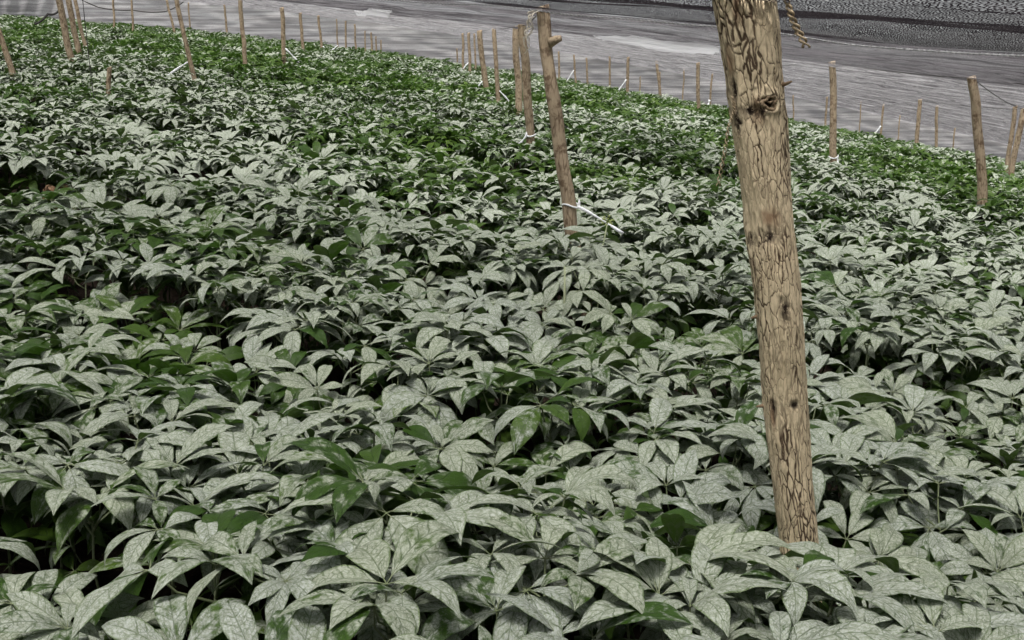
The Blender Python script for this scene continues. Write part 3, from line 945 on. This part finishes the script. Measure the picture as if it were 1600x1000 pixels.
NV = 20
leaf_meshes = []
for k in range(NV):
    V, F, U, Rn, Mi = leaf_variant(k, 10, 6)
    leaf_meshes.append(mesh_np('leaf', V, F, uv=U, attrs={'rnd': Rn}, mat_idx=Mi, mats=[M_LEAF, M_STEM]))
stem_meshes = []
for k in range(5):
    rr_ = random.Random(900 + k)
    V, F = tube([(0, 0, -0.03), (rr_.uniform(-.01, .01), rr_.uniform(-.01, .01), 0.35), (rr_.uniform(-.012, .012), rr_.uniform(-.012, .012), 0.7), (0, 0, 1.0)], [0.0042, 0.0038, 0.0033, 0.003], 6)
    stem_meshes.append(mesh_np('stem', V, F, mats=[M_STEM]))

# --- every plant position, bed by bed, row by row
perp = 1 / math.sqrt(1 + SK * SK)
plants = []
for k in range(-3, 50):
    for row in range(7):
        qq = Q0 + PER * (k - 1) + (0.345 + row * 0.232 if row < 6 else 1.85 - 0.03)
        xmax = 28
        n = int((xmax + 26) / 0.180)
        for j in range(n):
            x = -26 + j * 0.180 + rng.uniform(-0.06, 0.06)
            y = qq - SK * x - 0.10 * math.sin(x * 1.3 + 0.6) - 0.06 * math.sin(x * 3.1 + qq * 0.7) + rng.uniform(-0.06, 0.06)
            if not (-0.5 < y < 48.2): continue
            lim = 0.52 * y + 1.7
            if abs(x) > lim: continue
            if row == 6 and rng.random() < (0.22 if y < 4.4 else 0.84): continue
            if math.hypot(x, y) < 0.62: continue          # where the photographer stands
            if math.sin(x * 2.3 + y * 1.1) + math.sin(y * 2.9 - x * 1.7 + 1.0) > 1.72 and y > 4.0: continue
            if y > 20 and rng.random() < 0.42: continue
            if math.hypot(x - BX, y - BY) < 0.10 or math.hypot(x - 0.38, y - 6.57) < 0.09: continue
            # the left end of the second path is open earth
            if (x + 3.6) ** 2 / 0.6 + (y - 6.95) ** 2 / 0.2 < 1: continue
            plants.append([x, y, k, row, j])
for n_, (x, y) in enumerate([(0.50, 2.30), (0.72, 2.26), (0.94, 2.32), (0.62, 2.06), (0.86, 2.08)]):     # they crowd the foot of the thick post
    plants.append([x, y, 1, 0, 900 + n_])
plants = np.array(plants)
px, py = plants[:, 0], plants[:, 1]
nP = len(plants)
hn = fbm(px * 0.9, py * 0.9, 0, 2, 71)
height = 0.325 + 0.075 * hn + rng.uniform(-0.035, 0.035, nP)
rowi = plants[:, 3]
height += np.where((rowi == 0) | (rowi == 5), -0.085, np.where(rowi == 6, -0.10, 0.025))
height += np.where(plants[:, 4] >= 900, 0.09, 0)
tilt = np.where(rowi == 0, -1, np.where(rowi == 5, 1, 0)) * R(22)
cn = fbm(px * 0.55, py * 0.35, 5, 3, 83)
coat = np.clip(0.60 + 0.34 * cn + rng.normal(0, 0.13, nP) - 0.16 * np.clip((py - 6.5) / 16, 0, 1), 0.05, 1.0)
height += 0.05 * np.exp(-((px ** 2 + (py - 1.7) ** 2) / 2.0))
scale = rng.uniform(0.84, 1.14, nP)
ground = G(px, py) - 0.02
nleaf = rng.integers(4, 6, nP)
azim = rng.uniform(0, 2 * np.pi, nP)

# --- what the picture shows largest
dz = ground + 0.38 - CZ
fw = np.array([0, math.cos(PITCH), -math.sin(PITCH)]); upv = np.array([0, math.sin(PITCH), math.cos(PITCH)])
depth = py * fw[1] + dz * fw[2]
uu = px / np.maximum(depth, .05) * FOC; vv = (py * upv[1] + dz * upv[2]) / np.maximum(depth, .05) * FOC
inframe = (depth > 0.3) & (np.abs(uu) < 900) & (vv > -720)
order = np.argsort(np.where(inframe, depth, 1e6))
single = set(order[:300].tolist())
ORD = lambda n: '%d%s' % (n, {1: 'st', 2: 'nd', 3: 'rd'}.get(n % 10 if n % 100 not in (11, 12, 13) else 0, 'th'))
kmin = min(int(plants[i, 2]) for i in single)
BED = ['front', 'second', 'third', 'fourth', 'fifth', 'sixth', 'seventh', 'eighth', 'ninth']
ROWN = ['front', 'second', 'third', 'fourth', 'fifth', 'back', 'furrow']
rows = {}
place = {}
for i in single:
    if plants[i, 4] >= 900: place[i] = (0, (int(plants[i, 2]), 0)); continue
    rows.setdefault((int(plants[i, 2]), int(plants[i, 3])), []).append(i)
for key, ids in rows.items():
    for n, i in enumerate(sorted(ids, key=lambda q_: plants[q_, 0])):
        place[i] = (n + 1, key)


def leaf_pose(i, l):
    """azimuth, extra pitch, scale, variant and lift for leaf l of plant i"""
    r1 = random.Random(i * 31 + l)
    az = azim[i] + l * 2 * math.pi / nleaf[i] + r1.uniform(-0.35, 0.35)
    if l >= nleaf[i]:       # a lower leaf, its coat cut down to darken the shaded layer
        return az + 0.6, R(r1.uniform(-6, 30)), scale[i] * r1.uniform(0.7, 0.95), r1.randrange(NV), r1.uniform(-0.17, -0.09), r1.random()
    return az, R(r1.uniform(-24, 20)), scale[i] * r1.uniform(0.82, 1.12), r1.randrange(NV), r1.uniform(-0.05, 0.02), r1.random()


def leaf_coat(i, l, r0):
    return float(coat[i]) * (0.9 + 0.2 * r0) * (0.45 if l >= nleaf[i] else 1.0)  # lower leaves get less residue, which puts canopy shade into their colour


def rot(az, pitch, tl):
    """leaf matrix: pitch about y, spin about z, then the plant's lean across the bed"""
    cp_, sp_ = math.cos(pitch), math.sin(pitch)
    ca, sa = math.cos(az), math.sin(az)
    Ry = np.array([[cp_, 0, sp_], [0, 1, 0], [-sp_, 0, cp_]])
    Rz = np.array([[ca, -sa, 0], [sa, ca, 0], [0, 0, 1]])
    ct, st = math.cos(-tl), math.sin(-tl)
    Rx = np.array([[1, 0, 0], [0, ct, -st], [0, st, ct]])
    return Rx @ Rz @ Ry


from mathutils import Matrix
for i in sorted(single):
    n, (kb, rw) = place[i]
    c = float(coat[i])
    look = 'green' if c < 0.42 else 'thinly whitened' if c < 0.62 else 'whitened' if c < 0.82 else 'thickly whitened'
    if plants[i, 4] >= 900:
        lab = '%s leafy plant crowding the foot of the thick post, %s of five from left' % (look, ORD(1 + int(np.sum((plants[:, 4] >= 900) & (px < px[i])))))
    elif rw == 6:
        lab = '%s low leafy plant, %s from left in the furrow behind the %s bed' % (look, ORD(n), BED[min(kb - kmin, 8)])
    else:
        lab = '%s leafy plant, %s from left in %s row of the %s bed' % (look, ORD(n), ROWN[rw], BED[min(kb - kmin, 8)])
    root = bpy.data.objects.new('ginseng_plant', None)
    root.empty_display_size = 0.1
    COL.objects.link(root)
    root.location = (px[i], py[i], ground[i])
    tag(root, lab, 'plant', 'leafy plants growing in raised beds')
    Rm = rot(0, 0, float(tilt[i]))
    topv = Rm @ np.array([0, 0, height[i]])
    st = bpy.data.objects.new('stem', stem_meshes[i % 5]); COL.objects.link(st); st.parent = root
    st.matrix_local = Matrix([[*Rm[r][:2], Rm[r][2] * height[i], 0] for r in range(3)] + [[0, 0, 0, 1]])
    for l in range(nleaf[i] + 2):
        az, pt_, sc_, var, lift, r0 = leaf_pose(i, l)
        Rl = rot(az, pt_, float(tilt[i])) * sc_
        o = bpy.data.objects.new('leaf', leaf_meshes[var]); COL.objects.link(o); o.parent = root
        p = topv + np.array([0, 0, lift])
        if lift < -0.004 or lift > 0.004:
            p = topv * (1 + lift / height[i])
        o.matrix_local = Matrix([[*Rl[r], p[r]] for r in range(3)] + [[0, 0, 0, 1]])
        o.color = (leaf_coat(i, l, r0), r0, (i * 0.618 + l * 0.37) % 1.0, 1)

# --- odd plants
M_BROWN = plain_material('withered', (0.10, 0.05, 0.028), (0.30, 0.19, 0.11), 40.0)
M_BUD = plain_material('flower_bud', (0.22, 0.30, 0.08), (0.42, 0.45, 0.18), 60.0)
M_PSTEM = plain_material('pale_stem', (0.28, 0.33, 0.17), (0.44, 0.46, 0.32), 50.0)


def stalk(x, y, z0, z1, dx, r, lab, bud):
    g = float(G(x, y))
    o = bpy.data.objects.new('flower_stalk', None); COL.objects.link(o); o.location = (x, y, g)
    tag(o, lab, 'stalk', None)
    V, F = tube([(0, 0, z0), (dx * 0.3, 0, (z0 + z1) * 0.5), (dx, 0, z1)], [r * 1.2, r, r * 0.8], 7)
    link('stem', mesh_np('stem', V, F, mats=[M_PSTEM]), o)
    if bud:
        parts = []
        for k in range(26):
            rr_ = random.Random(k); d = np.array([rr_.gauss(0, 1), rr_.gauss(0, 1), rr_.gauss(0.5, 0.9)]); d /= np.linalg.norm(d)
            c = np.array([dx, 0, z1]); e = c + d * 0.030
            parts.append(tube([c, e, e + d * 0.004, e + d * 0.010], [0.0009, 0.0010, 0.0045, 0.001], 5))
        V, F = join(parts)
        link('flower_head', mesh_np('flower_head', V, F, mats=[M_BUD]), o)


stalk(0.47, 5.9, 0.25, 0.62, 0.05, 0.0045, 'pale green flower stalk with a budding head beside the leaning stubbed pole', True)
stalk(0.25, 5.1, 0.20, 0.52, 0.0, 0.0055, 'short bare pale stem between whitened leaves before the leaning stubbed pole', False)
wr = bpy.data.objects.new('withered_plant', None); COL.objects.link(wr)
wr.location = (-2.95, 7.0, float(G(-2.95, 7.0)))
tag(wr, 'withered brown drooping plant by the open earth at left edge', 'plant', None)
V, F = tube([(0, 0, -0.02), (0.02, 0, 0.15), (0.05, -0.02, 0.30)], [0.005, 0.004, 0.003], 6)
link('stem', mesh_np('stem', V, F, mats=[M_BROWN]), wr)
for k in range(4):
    V, F, U, Rn, Mi = leaf_variant(300 + k, 8, 4)
    Rl = rot(k * 1.6 + 3.6, R(62), 0) * 0.75
    link('leaf', mesh_np('leaf', V @ Rl.T + np.array([0.05, -0.02, 0.30]), F, mats=[M_BROWN]), wr)

# --- the rest of the crop, one object
banks = {}
for lod, (nu, nv) in enumerate([(8, 4), (5, 2), (3, 2)]):
    banks[lod] = [leaf_variant(k, nu, nv, petiole=(lod == 0), n=5 if lod == 2 else None) for k in range(NV)]
Va, Fa, Ua, Ra, Ca, Ma, off = [], [], [], [], [], [], 0
buckets = {}
for i in range(nP):
    if i in single: continue
    d = math.hypot(px[i], py[i])
    lod = 0 if d < 7.5 else 1 if d < 16 else 2
    big_ = 1.15 if py[i] > 20 else 1.0
    nl = nleaf[i] + (2 if lod == 0 else 1 if lod == 1 else 0)
    Rm = rot(0, 0, float(tilt[i])); topv = Rm @ np.array([0, 0, height[i]])
    for l in range(nl):
        az, pt_, sc_, var, lift, r0 = leaf_pose(i, l)
        Rl = rot(az, pt_, float(tilt[i])) * sc_ * big_
        p = topv * (1 + lift / height[i]) + np.array([px[i], py[i], ground[i]])
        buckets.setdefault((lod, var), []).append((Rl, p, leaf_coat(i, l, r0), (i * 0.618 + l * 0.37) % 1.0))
for (lod, var), items in buckets.items():
    V, F, U, Rn, Mi = banks[lod][var]
    Rl = np.stack([q_[0] for q_ in items]); Pp = np.stack([q_[1] for q_ in items])
    n = len(items); m = len(V)
    VV = np.einsum('nij,mj->nmi', Rl, V) + Pp[:, None, :]
    Va.append(VV.reshape(-1, 3).astype(np.float32))
    Fa.append((F[None] + (off + np.arange(n) * m)[:, None, None]).reshape(-1, 4).astype(np.int32))
    Ua.append(np.tile(U, (n, 1)).astype(np.float32))
    Ra.append(((Rn[None] + np.array([q_[3] for q_ in items])[:, None]) % 1.0).reshape(-1).astype(np.float32))
    Ca.append(np.repeat(np.array([q_[2] for q_ in items]), m).astype(np.float32))
    Ma.append(np.tile(np.where((Mi == 0) & (lod == 0), 2, Mi), n))
    off += n * m
me = mesh_np('ginseng_crop', np.concatenate(Va), np.concatenate(Fa), uv=np.concatenate(Ua),
             attrs={'rnd': np.concatenate(Ra), 'coat': np.concatenate(Ca)}, mat_idx=np.concatenate(Ma), mats=[M_FAR, M_STEM, M_LEAF])
o = link('ginseng_crop', me, label='dense white dusted crop covering the hillside up to the net', cat='crop', kind='stuff')
o.color = (0, 0.6, 0, 1)
print('plants', nP, 'verts', len(me.vertices), 'faces', len(me.polygons))
